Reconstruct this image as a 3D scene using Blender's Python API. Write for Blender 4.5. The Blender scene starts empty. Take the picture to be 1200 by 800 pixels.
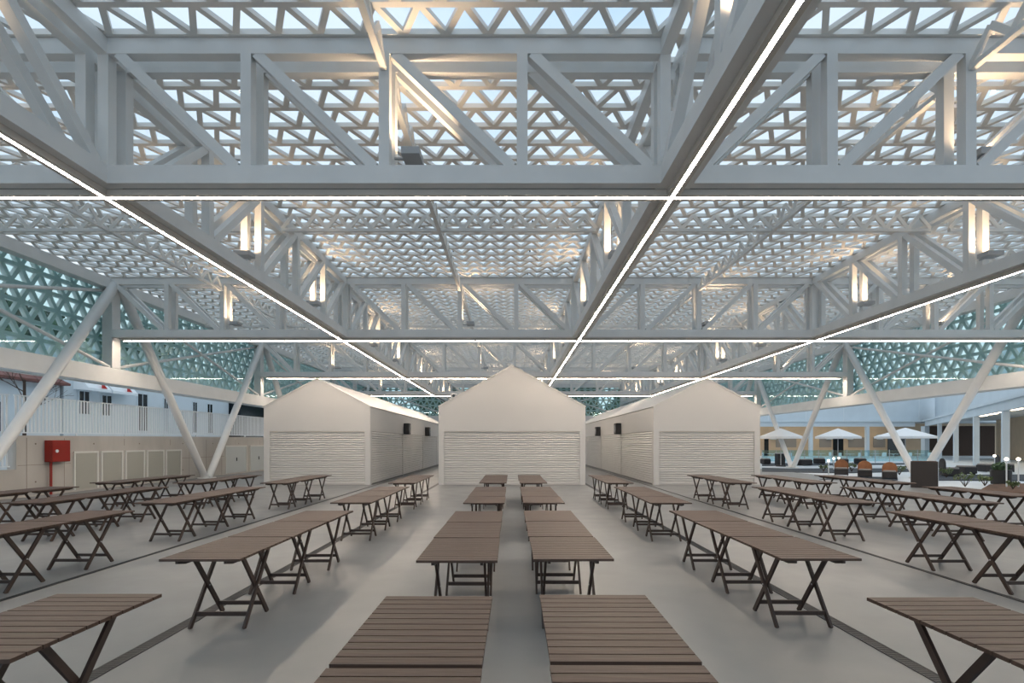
import bpy, math, random
from mathutils import Vector, Matrix
random.seed(7)
COL = bpy.context.scene.collection
R = math.radians
F, CX, HY, H = 590.0, 600.0, 519.0, 1.8      # focal length (px), vanishing point, eye height

# ------------------------------------------------------------------ materials
def lin(c):
    return tuple(((v/255)/12.92 if v/255 <= .04045 else ((v/255+.055)/1.055)**2.4) for v in c)
def mat(name, rgb, rough=.5, metal=0, var=0.0, scale=3.0, stretch=(1,1,1), bump=0.0, spec=.5, emit=None, estr=0):
    m = bpy.data.materials.new(name); m.use_nodes = True
    nt = m.node_tree; b = nt.nodes['Principled BSDF']
    c = lin(rgb)
    b.inputs['Base Color'].default_value = (*c, 1)
    b.inputs['Roughness'].default_value = rough
    b.inputs['Metallic'].default_value = metal
    b.inputs['Specular IOR Level'].default_value = spec
    if emit:
        b.inputs['Emission Color'].default_value = (*emit, 1)
        b.inputs['Emission Strength'].default_value = estr
    if var or bump:
        tc = nt.nodes.new('ShaderNodeTexCoord'); mp = nt.nodes.new('ShaderNodeMapping')
        mp.inputs['Scale'].default_value = stretch
        n = nt.nodes.new('ShaderNodeTexNoise'); n.inputs['Scale'].default_value = scale
        n.inputs['Detail'].default_value = 5
        nt.links.new(tc.outputs['Object'], mp.inputs['Vector']); nt.links.new(mp.outputs['Vector'], n.inputs['Vector'])
        if var:
            r = nt.nodes.new('ShaderNodeValToRGB')
            r.color_ramp.elements[0].position = .3; r.color_ramp.elements[1].position = .7
            r.color_ramp.elements[0].color = (*[v*(1-var) for v in c], 1)
            r.color_ramp.elements[1].color = (*[min(1, v*(1+var)) for v in c], 1)
            nt.links.new(n.outputs['Fac'], r.inputs['Fac']); nt.links.new(r.outputs['Color'], b.inputs['Base Color'])
        if bump:
            bp = nt.nodes.new('ShaderNodeBump'); bp.inputs['Strength'].default_value = bump; bp.inputs['Distance'].default_value = .02
            nt.links.new(n.outputs['Fac'], bp.inputs['Height']); nt.links.new(bp.outputs['Normal'], b.inputs['Normal'])
    return m
def glow(name, rgb, s):
    m = bpy.data.materials.new(name); m.use_nodes = True; nt = m.node_tree
    nt.nodes.remove(nt.nodes['Principled BSDF'])
    e = nt.nodes.new('ShaderNodeEmission'); e.inputs['Color'].default_value = (*rgb, 1); e.inputs['Strength'].default_value = s
    nt.links.new(e.outputs[0], nt.nodes['Material Output'].inputs['Surface'])
    return m
def thin_glass(name, tint, refl=.12):
    m = bpy.data.materials.new(name); m.use_nodes = True; nt = m.node_tree
    nt.nodes.remove(nt.nodes['Principled BSDF'])
    t = nt.nodes.new('ShaderNodeBsdfTransparent'); t.inputs['Color'].default_value = (*tint, 1)
    g = nt.nodes.new('ShaderNodeBsdfGlossy'); g.inputs['Roughness'].default_value = .02; g.inputs['Color'].default_value = (.8, .95, 1, 1)
    l2 = nt.nodes.new('ShaderNodeLayerWeight'); l2.inputs['Blend'].default_value = .5
    lw = nt.nodes.new('ShaderNodeMath'); lw.operation = 'POWER'; lw.inputs[1].default_value = 5
    nt.links.new(l2.outputs['Facing'], lw.inputs[0])
    ad = nt.nodes.new('ShaderNodeMath'); ad.operation = 'MULTIPLY_ADD'; ad.inputs[1].default_value = .85; ad.inputs[2].default_value = refl; ad.use_clamp = True
    mx = nt.nodes.new('ShaderNodeMixShader')
    nt.links.new(lw.outputs[0], ad.inputs[0]); nt.links.new(ad.outputs[0], mx.inputs['Fac'])
    nt.links.new(t.outputs[0], mx.inputs[1]); nt.links.new(g.outputs[0], mx.inputs[2])
    nt.links.new(mx.outputs[0], nt.nodes['Material Output'].inputs['Surface'])
    return m
M = dict(
    steel=mat('painted_steel', (230, 230, 228), .38, var=.04, scale=1.5),
    lattice=mat('lattice_paint', (236, 233, 228), .6),
    kiosk=mat('kiosk_panel', (187, 186, 184), .5, var=.015, scale=.6),
    shutter=mat('shutter_slats', (187, 186, 184), .42, var=.03, scale=1.2),
    wood=mat('stained_wood', (66, 49, 39), .58, var=.22, scale=5, stretch=(1, 9, 9), bump=.15),
    woodleg=mat('dark_wood', (52, 39, 33), .5, var=.2, scale=9),
    led=glow('led_diffuser', (1.0, .82, .65), 98),
    lens=glow('flood_lens', (1.0, .74, .5), 8),
    tray=mat('light_tray', (205, 198, 188), .4),
    dark=mat('dark_metal', (38, 38, 40), .5, metal=.3),
    flood=mat('flood_housing', (176, 178, 180), .5),
    grate=mat('drain_grate', (52, 54, 57), .5, metal=.5),
    concrete=mat('wall_concrete', (180, 176, 170), .8, var=.12, scale=1.1, stretch=(1, 1, .35), bump=.1),
    hatchf=mat('hatch_frame_paint', (212, 212, 208), .5),
    hatch=mat('hatch_paint', (168, 168, 160), .55),
    hatch2=mat('hatch_paint_cool', (184, 190, 190), .55),
    red=mat('hydrant_red', (140, 34, 24), .4),
    fence=mat('fence_white', (220, 226, 230), .45),
    render=mat('white_render', (204, 214, 220), .7, var=.05, scale=.5),
    tile=mat('roof_tile', (112, 72, 66), .7, var=.25, scale=6),
    window=mat('dark_window', (26, 34, 40), .15),
    awning=mat('awning_cloth', (232, 238, 242), .7),
    redmark=mat('red_mark', (196, 44, 38), .6),
    leaf=mat('leaf_green', (66, 92, 62), .6, var=.35, scale=.8),
    leaf2=mat('leaf_olive', (96, 112, 76), .6, var=.3, scale=.8),
    bark=mat('bark', (70, 58, 50), .9, var=.2, scale=6),
    beige=mat('beige_wall', (205, 184, 158), .8, var=.06, scale=.8),
    paving=mat('paving', (206, 213, 218), .7, var=.06, scale=.5),
    soil=mat('soil', (92, 68, 52), .95, var=.35, scale=3, bump=.5),
    gravel=mat('dark_gravel', (54, 62, 70), .9, var=.3, scale=9, bump=.4),
    wicker=mat('dark_wicker', (46, 44, 46), .7, var=.3, scale=30, bump=.3),
    orange=mat('tan_seat_shell', (150, 98, 62), .55, var=.15, scale=5),
    cushion=mat('grey_cushion', (150, 146, 142), .8),
    canvas=mat('parasol_canvas', (238, 240, 242), .7),
    glassw=thin_glass('wall_glass', (.84, .955, .96), .07),
    glassr=thin_glass('roof_glass', (.93, .97, 1.0), .0),
    glassb=thin_glass('balustrade_glass', (.75, .92, .95), .12),
    bulb=glow('bulb', (1.0, .85, .65), 6),
    arcled=glow('arcade_led', (1.0, .80, .55), 14),
)
for k_ in ('lens', 'bulb'): M[k_].cycles.emission_sampling = 'NONE'
# polished concrete floor
def floor_mat():
    m = bpy.data.materials.new('polished_concrete'); m.use_nodes = True
    nt = m.node_tree; b = nt.nodes['Principled BSDF']
    tc = nt.nodes.new('ShaderNodeTexCoord')
    n = nt.nodes.new('ShaderNodeTexNoise'); n.inputs['Scale'].default_value = .35; n.inputs['Detail'].default_value = 6; n.inputs['Roughness'].default_value = .6
    n2 = nt.nodes.new('ShaderNodeTexNoise'); n2.inputs['Scale'].default_value = 1.6; n2.inputs['Detail'].default_value = 4
    r = nt.nodes.new('ShaderNodeValToRGB')
    r.color_ramp.elements[0].position = .3; r.color_ramp.elements[1].position = .72
    r.color_ramp.elements[0].color = (*lin((106, 109, 111)), 1); r.color_ramp.elements[1].color = (*lin((122, 124, 125)), 1)
    rr = nt.nodes.new('ShaderNodeMapRange'); rr.inputs['To Min'].default_value = .32; rr.inputs['To Max'].default_value = .5
    for q in (n, n2): nt.links.new(tc.outputs['Object'], q.inputs['Vector'])
    nt.links.new(n.outputs['Fac'], r.inputs['Fac']); nt.links.new(r.outputs['Color'], b.inputs['Base Color'])
    nt.links.new(n2.outputs['Fac'], rr.inputs['Value']); nt.links.new(rr.outputs['Result'], b.inputs['Roughness'])
    return m
M['floor'] = floor_mat()

# ------------------------------------------------------------------ mesh helpers
class MB:
    def __init__(s): s.v = []; s.f = []
    def quad(s, pts):
        n = len(s.v); s.v += [tuple(p) for p in pts]; s.f.append(tuple(range(n, n+len(pts))))
    def hexa(s, a):      # 8 points: bottom 4 then top 4
        n = len(s.v); s.v += [tuple(p) for p in a]
        for f in ((0,3,2,1),(4,5,6,7),(0,1,5,4),(1,2,6,5),(2,3,7,6),(3,0,4,7)): s.f.append(tuple(n+i for i in f))
    def box(s, x0, x1, y0, y1, z0, z1):
        s.hexa([(x0,y0,z0),(x1,y0,z0),(x1,y1,z0),(x0,y1,z0),(x0,y0,z1),(x1,y0,z1),(x1,y1,z1),(x0,y1,z1)])
        return s
    def beam(s, p, q, w, h, up=(0,0,1)):     # w across, h along 'up'
        p = Vector(p); q = Vector(q); d = (q-p).normalized(); up = Vector(up)
        sd = d.cross(up)
        if sd.length < 1e-4: sd = d.cross(Vector((0,1,0)))
        sd.normalize(); u = sd.cross(d).normalized()
        a, b = sd*w/2, u*h/2
        s.hexa([p-a-b, p+a-b, q+a-b, q-a-b, p-a+b, p+a+b, q+a+b, q-a+b]); return s
    def tube(s, p, q, r0, r1=None, n=16, cap=True):
        r1 = r0 if r1 is None else r1
        p = Vector(p); q = Vector(q); d = (q-p).normalized()
        a = d.orthogonal().normalized(); b = d.cross(a); k = len(s.v)
        for c, r in ((p, r0), (q, r1)):
            for i in range(n):
                t = 2*math.pi*i/n; s.v.append(tuple(c+(a*math.cos(t)+b*math.sin(t))*r))
        for i in range(n):
            j = (i+1) % n; s.f.append((k+i, k+j, k+n+j, k+n+i))
        if cap: s.f.append(tuple(k+n-1-i for i in range(n))); s.f.append(tuple(k+n+i for i in range(n)))
        return s
    def lathe(s, c, prof, n=20):
        k = len(s.v)
        for r, z in prof:
            for i in range(n):
                t = 2*math.pi*i/n; s.v.append((c[0]+r*math.cos(t), c[1]+r*math.sin(t), c[2]+z))
        for a in range(len(prof)-1):
            for i in range(n):
                j = (i+1) % n; s.f.append((k+a*n+i, k+a*n+j, k+(a+1)*n+j, k+(a+1)*n+i))
        return s
    def prism(s, pts, axis, t0, t1):   # pts in the plane normal to axis
        def P(p, t): return (t, p[0], p[1]) if axis == 'x' else ((p[0], t, p[1]) if axis == 'y' else (p[0], p[1], t))
        n = len(s.v); k = len(pts)
        s.v += [P(p, t0) for p in pts] + [P(p, t1) for p in pts]
        s.f.append(tuple(n+i for i in range(k))); s.f.append(tuple(n+k+k-1-i for i in range(k)))
        for i in range(k): j = (i+1) % k; s.f.append((n+j, n+i, n+k+i, n+k+j))
        return s
    def obj(s, name, m, parent=None, smooth=False, loc=None, fix=True, bevel=0):
        me = bpy.data.meshes.new(name); me.from_pydata(s.v, [], s.f); me.update()
        if fix:
            import bmesh
            bm = bmesh.new(); bm.from_mesh(me); bmesh.ops.recalc_face_normals(bm, faces=bm.faces); bm.to_mesh(me); bm.free()
        if smooth:
            for p in me.polygons: p.use_smooth = True
            try: me.set_sharp_from_angle(angle=R(40))
            except Exception: pass
        me.materials.append(M[m] if isinstance(m, str) else m)
        o = bpy.data.objects.new(name, me); COL.objects.link(o)
        if loc: o.location = loc
        if parent: o.parent = parent
        if bevel:
            b = o.modifiers.new('edge', 'BEVEL'); b.width = bevel; b.segments = 2; b.limit_method = 'ANGLE'
        return o
def empty(name, loc, label, cat, group=None, rz=0):
    o = bpy.data.objects.new(name, None); COL.objects.link(o); o.location = loc; o.rotation_euler = (0, 0, rz)
    o.empty_display_size = .2
    return tag(o, label, cat, group)
def tag(o, label, cat, group=None, kind=None):
    if label: o['label'] = label
    if cat: o['category'] = cat
    if group: o['group'] = group
    if kind: o['kind'] = kind
    return o
def struct(mb, name, m, label=None, smooth=False, fix=True):
    o = mb.obj(name, m, smooth=smooth, fix=fix); o['kind'] = 'structure'
    if label: o['label'] = label
    return o
def box(*a): return MB().box(*a)
def G(px, py):           # ground point seen at a pixel
    d = F*H/(py-HY); return ((px-CX)*d/F, d)
def dup(root, loc, rz, label, group=None):
    r = root.copy(); COL.objects.link(r); r.location = loc; r.rotation_euler = (0, 0, rz); r['label'] = label
    if group: r['group'] = group
    for ch in list(root.children):
        c = ch.copy(); COL.objects.link(c); c.parent = r
        for g in list(ch.children):
            e = g.copy(); COL.objects.link(e); e.parent = c
    return r
ORD = ['first', 'second', 'third', 'fourth', 'fifth', 'sixth', 'seventh', 'eighth']

# ------------------------------------------------------------------ grid of the roof
YK = [8.33 + 11.675*k for k in range(-1, 5)]            # cross trusses (last = end frame)
XL = [-6.73, 2.64, 12.03]                               # long trusses
XE0, XE1 = -15.72, 20.95                                # inner faces of the side frames
ZB0, ZB1, ZT0, ZT1 = 5.95, 6.24, 8.02, 8.27
YBACK = YK[0]-.30
A = 9.39/14; RH = 11.675/20
CW = .17

# ------------------------------------------------------------------ floor and ground
struct(MB().box(-16.2, 17.4, -12, 60, -.12, 0), 'floor', 'floor', 'pale grey polished concrete floor of the hall')
struct(MB().box(-90, 110, -30, 150, -.3, -.03), 'ground', 'paving', 'pale paving around the hall')

# ------------------------------------------------------------------ ceiling lattice
def lattice(mb, u0, u1, v0, v1, org, eu, ev, en, w, dep, uo=0.0, row0=0, stagger=True, a=A, rh=RH):
    """triangle lattice in the plane org + u*eu + v*ev, thickness dep along en"""
    org, eu, ev, en = map(Vector, (org, eu, ev, en))
    def P(u, v, n): return tuple(org + eu*u + ev*v + en*n)
    def bar(ua, va, ub, vb, lift=0.0):
        du, dv = ub-ua, vb-va; L = math.hypot(du, dv); nu, nv = -dv/L*w/2, du/L*w/2
        mb.hexa([P(ua-nu, va-nv, lift), P(ub-nu, vb-nv, lift), P(ub+nu, vb+nv, lift), P(ua+nu, va+nv, lift),
                 P(ua-nu, va-nv, dep-lift), P(ub-nu, vb-nv, dep-lift), P(ub+nu, vb+nv, dep-lift), P(ua+nu, va+nv, dep-lift)])
    nr = int(round((v1-v0)/rh))
    for r in range(nr+1):
        bar(u0, v0+r*rh, u1, v0+r*rh)
    for r in range(nr):
        ph = ((r+row0) % 2)*a/2 if stagger else 0.0
        i0 = math.floor((u0-uo)/a)-1; i1 = math.ceil((u1-uo)/a)+1
        for i in range(i0, i1):
            b = uo+i*a+ph
            for t in (-1, 1):
                ua, ub = b, b+t*a/2
                if min(ua, ub) < u0-.01 or max(ua, ub) > u1+.01: continue
                bar(ua, v0+r*rh, ub, v0+(r+1)*rh, .003 if t < 0 else .006)
mb = MB()
lattice(mb, -16.1, 21.35, YBACK, YK[-1]+.1, (0,0,ZT1+.01), (1,0,0), (0,1,0), (0,0,1), .096, .09, uo=XL[1], stagger=False)
struct(mb, 'ceiling', 'lattice', 'white triangular steel lattice roof with sky behind', fix=False)
mb = MB(); mb.box(-16.3, 21.5, YBACK, YK[-1]+.3, ZT1+.30, ZT1+.32)
struct(mb, 'window_1', 'glassr', 'clear glass roof above the lattice')
# glazing joints / clips above the lattice
mb = MB()
for i in range(0, 14):
    x = -16.1 + i*A*4
    for k in range(0, 27):
        y = YBACK + (k*4+.5)*RH
        if y > YK[-1]: break
        mb.box(x+A*.9, x+A*.9+.05, y-.025, y+.025, ZT1+.14, ZT1+.30)
o = mb.obj('glazing_clip', 'dark', fix=False); tag(o, 'small dark clips holding the roof glass above the lattice', 'clip', kind='stuff')

# ------------------------------------------------------------------ trusses
def pmap(axis, c):
    """local (u along truss, t across, z) to world"""
    if axis == 'x': return lambda u, t, z: (u, c+t, z)
    return lambda u, t, z: (c+t, u, z)
def bx(axis, c, u0, u1, t0, t1, z0, z1):
    return box(u0, u1, c+t0, c+t1, z0, z1) if axis == 'x' else box(c+t0, c+t1, u0, u1, z0, z1)
def local(o, root): o.parent = root; o.matrix_parent_inverse = Matrix.Translation(root.location).inverted()
def truss(axis, c, spans, off, label, desc_dir, end_posts):
    root = empty('roof_truss', ((spans[0][0]+spans[-1][1])/2, c, ZB0) if axis == 'x' else (c, (spans[0][0]+spans[-1][1])/2, ZB0), label, 'truss', 'white box trusses of the roof')
    P = pmap(axis, c)
    ex, seg = None, []
    if end_posts:   # continuous chords
        seg = [(spans[0][0], spans[-1][1])]
    else:
        seg = [(s[0], s[1]) for s in spans]
    for a, b in seg:
        for t in (-off, off):
            local(bx(axis, c, a, b, t-CW/2, t+CW/2, ZB0, ZB1).obj('bottom_chord', 'steel'), root)
            local(bx(axis, c, a, b, t-CW/2, t+CW/2, ZT0, ZT1).obj('top_chord', 'steel'), root)
        g = off-CW/2
        local(bx(axis, c, a, b, -g, g, ZB0+.07, ZB0+.09).obj('cable_tray', 'dark' if axis == 'x' else 'steel'), root)
        if axis == 'x': continue
        n = MB(); u = a+.1
        while u < b-.1:
            n2 = (u, u+.06)
            n.box(c-g, c+g, n2[0], n2[1], ZB0+.045, ZB0+.07)
            u += .13
        local(n.obj('cable_tray_grille', 'dark', fix=False), root)
    for si, (a, b, nb, dirn) in enumerate(spans):
        L = (b-a)/nb
        for t in (-off, off):
            for i in range(1, nb):
                u = a+i*L
                local(bx(axis, c, u-CW/2, u+CW/2, t-CW/2, t+CW/2, ZB1, ZT0).obj('post', 'steel'), root)
            if end_posts:
                for u in ((a-CW/2-.02,) if si else ()) + (b+CW/2+.02,) if si < len(spans)-1 else ((a-CW/2-.02,) if si else ()):
                    local(bx(axis, c, u-CW/2, u+CW/2, t-CW/2, t+CW/2, ZB1, ZT0).obj('post', 'steel'), root)
            for i in range(nb):
                ua, ub = a+i*L, a+(i+1)*L
                e = .16
                if dirn > 0: p, q = P(ua+e, t, ZT0+.02), P(ub-e, t, ZB1-.02)
                else: p, q = P(ub-e, t, ZT0+.02), P(ua+e, t, ZB1-.02)
                d = MB(); d.beam(p, q, CW*.92, .16)
                local(d.obj('diagonal', 'steel'), root)
    return root
lab_y = ['white cross truss over the front rows of tables, out of sight above',
         'large white cross truss overhead with the first full-width light line under it',
         'white cross truss just in front of the three kiosk gables',
         'white cross truss passing over the kiosk roofs, next behind the gable fronts',
         'white cross truss deepest in the hall, low above the kiosk ridges']
LO, CO = .18, .205
xs = [XE0, XL[0]-.265, XL[0]+.265, XL[1]-.265, XL[1]+.265, XL[2]-.265, XL[2]+.265, XE1]
for k in range(1, 5):
    sp = [(xs[0], xs[1], 4, 1), (xs[2], xs[3], 4, 1), (xs[4], xs[5], 4, -1), (xs[6], xs[7], 4, -1)]
    truss('x', YK[k], sp, CO, lab_y[k], None, False)
lab_x = ['long white roof truss running above the gap beside the hydrant-side kiosk',
         'long white roof truss above the middle kiosk, its light line brightest overhead',
         'long white roof truss running above the garden-side kiosk']
def yspans():
    out = []
    for i in range(5):
        out.append((YK[i]+.29, YK[i+1]-.29, 5, 1 if i == 0 else -1))
    return out
for i, x in enumerate(XL):
    truss('y', x, yspans(), LO, lab_x[i], None, True)

# strip lights hanging .1 below the trusses
ZL = 5.85
def strip(axis, c, segs, label, group):
    mid = (segs[0][0]+segs[-1][1])/2
    root = empty('strip_light', (mid, c, ZL) if axis == 'x' else (c, mid, ZL), label, 'light', group)
    for a, b in segs:
        hs = bx(axis, c, a, b, -.105, .105, ZL+.012, ZL+.098)
        for t0, t1 in ((-.105, -.030), (.030, .105)):
            if axis == 'x': hs.box(a, b, c+t0, c+t1, ZL, ZL+.012)
            else: hs.box(c+t0, c+t1, a, b, ZL, ZL+.012)
        local(hs.obj('housing_frame', 'tray', fix=False), root)
        if axis == 'x':      # run the lit face on to the crossing line
            a -= .074 if a > XE0+1 else 0; b += .074 if b < XE1-1 else 0
        n = max(1, int(round((b-a)/.8))); L = (b-a)/n; z = ZL-.002 if axis == 'x' else ZL+.001; df = MB()
        for i in range(n+1):
            u = a+i*L
            for t in (-.030, .030):
                for zz in (z, ZL+.0115): df.v.append((u, c+t, zz) if axis == 'x' else (c+t, u, zz))
        for i in range(n):
            k = i*4
            for p, q in ((0, 2), (2, 3), (3, 1), (1, 0)): df.f.append((k+p, k+q, k+4+q, k+4+p))
        df.f += [(0, 1, 3, 2), (4*n, 4*n+2, 4*n+3, 4*n+1)]
        local(df.obj('diffuser', 'led'), root)
for i, x in enumerate(XL):
    strip('y', x, [(2.6, YK[4]+.25)], ['glowing light line under the long truss beside the hydrant-side kiosk',
          'glowing light line running down the hall towards the middle kiosk',
          'glowing light line under the long truss above the garden-side kiosk'][i], 'light lines along the hall')
for k in range(1, 5):
    e = .107
    strip('x', YK[k], [(XE0+.3, XL[0]-e), (XL[0]+e, XL[1]-e), (XL[1]+e, XL[2]-e), (XL[2]+e, XE1-.3)],
          ['glowing cross light line above the front tables, out of view', 'glowing cross light line spanning the whole width overhead, the largest',
           'glowing cross light line just in front of the kiosk gables', 'glowing cross light line level with the outer kiosk ridges',
           'glowing cross light line deepest in the hall'][k], 'light lines across the hall')

# floodlights by the posts
fl = empty('floodlight', (0, 0, 0), 'x', 'floodlight', 'small floodlights aimed up into the roof')
fb = MB().box(-.15, .15, -.20, .20, 0, .05)
for a_ in ((-.15, -.135, -.2, .2), (.135, .15, -.2, .2), (-.135, .135, -.2, -.185), (-.135, .135, .185, .2)): fb.box(*a_, .05, .11)
fb.obj('housing_frame', 'flood', fl)
box(-.12, .12, -.16, .16, .05, .056).obj('lens', 'lens', fl)
box(-.30, -.15, -.02, .02, .01, .035).obj('bracket', 'flood', fl)
ld = bpy.data.lights.new('flood_beam', 'AREA'); ld.shape = 'RECTANGLE'; ld.size = .22; ld.size_y = .30
ld.energy = 27; ld.color = (1.0, .70, .43); ld.spread = R(135)
lo = bpy.data.objects.new('flood_beam', ld); COL.objects.link(lo); lo.parent = fl; lo.location = (0, 0, .065); lo.rotation_euler = (R(180), 0, 0)
used = False
def flood(loc, rz, label):
    global used
    if not used:
        fl.location = loc; fl.rotation_euler = (0, 0, rz); fl['label'] = label; used = True
    else: dup(fl, loc, rz, label)
bay = ['wall-side edge', 'hydrant-side middle', 'garden-side middle', 'garden edge']
cr = ['hidden front', 'closest', 'kiosk-front', 'second-deepest', 'deepest']
for k in range(1, 5):
    for j in range(4):
        x = (xs[2*j]+xs[2*j+1])/2
        flood((x+.40, YK[k], ZB1+.24), 0, 'floodlight beside the mid post of the %s cross truss, %s bay' % (cr[k], bay[j]))
side = ['hydrant-side', 'middle', 'garden-side']
sy = yspans()
for i, x in enumerate(XL):
    a, b = sy[0][:2]
    flood((x, a+(b-a)*.8-.40, ZB1+.24), R(-90), 'floodlight on the %s long truss, overhead at the very front of the hall' % side[i])
    for s in range(1, 5):
        a, b = sy[s][0], sy[s][1]; L = (b-a)/5
        for n, q in ((2, 'nearer'), (4, 'deeper')):
            flood((x, a+n*L-.40, ZB1+.24), R(-90), 'floodlight on the %s long truss, %s one in the %s bay of the hall' % (side[i], q, ['front', 'second', 'third', 'fourth', 'fifth'][s-1]))

# light lattice girders at mid bays
def girder(axis, c, segs, label):
    mid = (segs[0][0]+segs[-1][1])/2
    root = empty('lattice_girder', (mid, c, 7.74) if axis == 'x' else (c, mid, 7.74), label, 'girder', 'slender zigzag girders under the lattice')
    P = pmap(axis, c)
    for a, b in segs:
        local(bx(axis, c, a, b, -.05, .05, 7.74, 7.82).obj('bottom_chord', 'steel'), root)
        w = MB(); n = int(round((b-a)/A)); L = (b-a)/n
        for i in range(n):
            u = a+i*L
            w.beam(P(u, 0, 7.83), P(u+L/2, 0, ZT1-.07), .05, .10); w.beam(P(u+L, 0, 7.83), P(u+L/2, 0, ZT1-.07), .052, .10)
        local(w.obj('zigzag_lattice', 'lattice'), root)
XM = [(xs[2*j]+xs[2*j+1])/2 for j in range(4)]
for k in range(1, 5):
    y = (YK[k]+YK[k+1])/2
    segs = []
    for j in range(4): segs += [(xs[2*j], XM[j]-.055), (XM[j]+.055, xs[2*j+1])]
    girder('x', y, segs, 'zigzag cross girder under the lattice, %s from the front of the hall' % ORD[k-1])
for j in range(4):
    segs = []
    for k in range(5): segs.append((YK[k]+.30, YK[k+1]-.30))
    girder('y', XM[j], segs, 'zigzag long girder under the lattice in the %s bay' % bay[j])

# ------------------------------------------------------------------ side frames, lattice walls, V columns
def side_frame(xc, sgn, label):
    root = empty('edge_frame', (xc, 25, 4.15), label, 'frame', 'edge frames of the hall')
    local(box(xc-.2, xc+.2, YBACK, YK[-1], 4.13, 4.76).obj('bottom_beam', 'steel', bevel=.02), root)
    local(box(xc-.2, xc+.2, YBACK, YK[-1], 7.85, ZT1-.01).obj('top_chord', 'steel', bevel=.02), root)
    for k in range(6):
        local(box(xc-.2, xc+.2, YK[k]-.21, YK[k]+.21, 4.76, 7.85).obj('post', 'steel'), root)
    for k in range(5):
        a, b = YK[k]+.21, YK[k+1]-.21
        for t, (z0, z1) in ((-.07, (4.8, 7.8)), (.07, (7.8, 4.8))):
            local(MB().tube((xc+t, a, z0), (xc+t, b, z1), .065, n=12).obj('brace', 'steel', smooth=True), root)
side_frame(XE0-.2, -1, 'white edge frame of the roof above the concrete wall')
side_frame(XE1+.2, 1, 'white edge frame of the roof above the garden')
root = empty('edge_frame', (2.6, YK[5], 4.15), 'white edge frame closing the far end of the hall', 'frame', 'edge frames of the hall')
local(box(XE0, XE1, YK[5]-.2, YK[5]+.2, 4.13, 4.76).obj('bottom_beam', 'steel'), root)
local(box(XE0, XE1, YK[5]-.2, YK[5]+.2, 7.85, ZT1-.01).obj('top_chord', 'steel'), root)
for j, x in enumerate([XE0]+XL):
    b = (XL+[XE1])[j]
    if j: local(box(x-.2, x+.2, YK[5]-.2, YK[5]+.2, 4.76, 7.85).obj('post', 'steel'), root)
    for t, (z0, z1) in ((-.07, (4.8, 7.8)), (.07, (7.8, 4.8))):
        local(MB().tube((x+.21, YK[5]+t, z0), (b-.21, YK[5]+t, z1), .065, n=12).obj('brace', 'steel', smooth=True), root)

ws, wd = .13, .16
mb = MB(); lattice(mb, YBACK, YK[-1], 4.2, 4.2+7*RH, (XE0-.62, 0, 0), (0,1,0), (0,0,1), (-1,0,0), ws, wd)
struct(mb, 'wall_left', 'lattice', 'white triangular lattice screen above the concrete wall', fix=True)
mb = MB(); lattice(mb, YBACK, YK[-1], 4.2, 4.2+7*RH, (XE1+.62, 0, 0), (0,1,0), (0,0,1), (1,0,0), ws, wd)
struct(mb, 'wall_right', 'lattice', 'white triangular lattice screen above the garden', fix=True)
mb = MB(); lattice(mb, XE0-.6, XE1+.6, 4.2, 4.2+7*RH, (0, YK[-1]+.42, 0), (1,0,0), (0,0,1), (0,1,0), ws, wd)
struct(mb, 'wall_back', 'lattice', 'white triangular lattice screen at the far end', fix=True)
struct(box(XE0-.50, XE0-.48, YBACK, YK[-1]+.4, 4.2, 8.28), 'window_2', 'glassw', 'teal glass band along the lattice screen above the concrete wall')
struct(box(XE1+.48, XE1+.50, YBACK, YK[-1]+.4, 4.2, 8.28), 'window_3', 'glassw', 'teal glass band along the lattice screen above the garden')
struct(box(XE0-.4, XE1+.4, YK[-1]+.30, YK[-1]+.32, 4.2, 8.28), 'window_4', 'glassw', 'teal glass band at the far end')

def vcol(x, y, ztop, ya, yb, label):
    root = empty('v_column', (x, y, 0), label, 'column', 'splayed tubular columns under the edge frames')
    for yt in (ya, yb):
        s = 1 if yt > y else -1
        local(MB().tube((x, y+s*.14, .02), (x, yt-s*.12, ztop), .165, .19, n=24).obj('leg', 'steel', smooth=True), root)
    local(MB().tube((x, y, 0), (x, y, .04), .42, n=24).obj('base_plate', 'steel', smooth=True), root)
for sx, xx, who in ((-1, XE0+.06, 'concrete wall'), (1, XE1-.06, 'garden edge')):
    for k in range(1, 5):
        vcol(xx, (YK[k]+YK[k+1])/2, 8.05, YK[k], YK[k+1], 'white splayed V column at the %s, %s from the front' % (who, ORD[k-1]))

# ------------------------------------------------------------------ kiosks
def shutter_mesh(axis, u0, u1, face, out, z0, z1, pitch=.093):
    """roller shutter: corrugated slats; face = plane coordinate, out = outward sign"""
    prof = []; z = z0
    n = int((z1-z0)/pitch); p = (z1-z0)/n
    for i in range(n):
        zz = z0+i*p
        prof += [(0.0, zz), (.044, zz+.020), (.042, zz+.038), (.004, zz+p-.002)]
    mb = MB()
    pts = [(face+out*a, zz) for a, zz in prof]
    for i in range(len(pts)-1):
        (a, za), (b, zb) = pts[i], pts[i+1]
        if axis == 'x': mb.quad([(u0, a, za), (u1, a, za), (u1, b, zb), (u0, b, zb)])
        else: mb.quad([(a, u0, za), (a, u1, za), (b, u1, zb), (b, u0, zb)])
    bk = face-out*.02
    if axis == 'x': mb.quad([(u0, bk, z0), (u1, bk, z0), (u1, bk, z1), (u0, bk, z1)])
    else: mb.quad([(bk, u0, z0), (bk, u1, z0), (bk, u1, z1), (bk, u0, z1)])
    return mb
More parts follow.
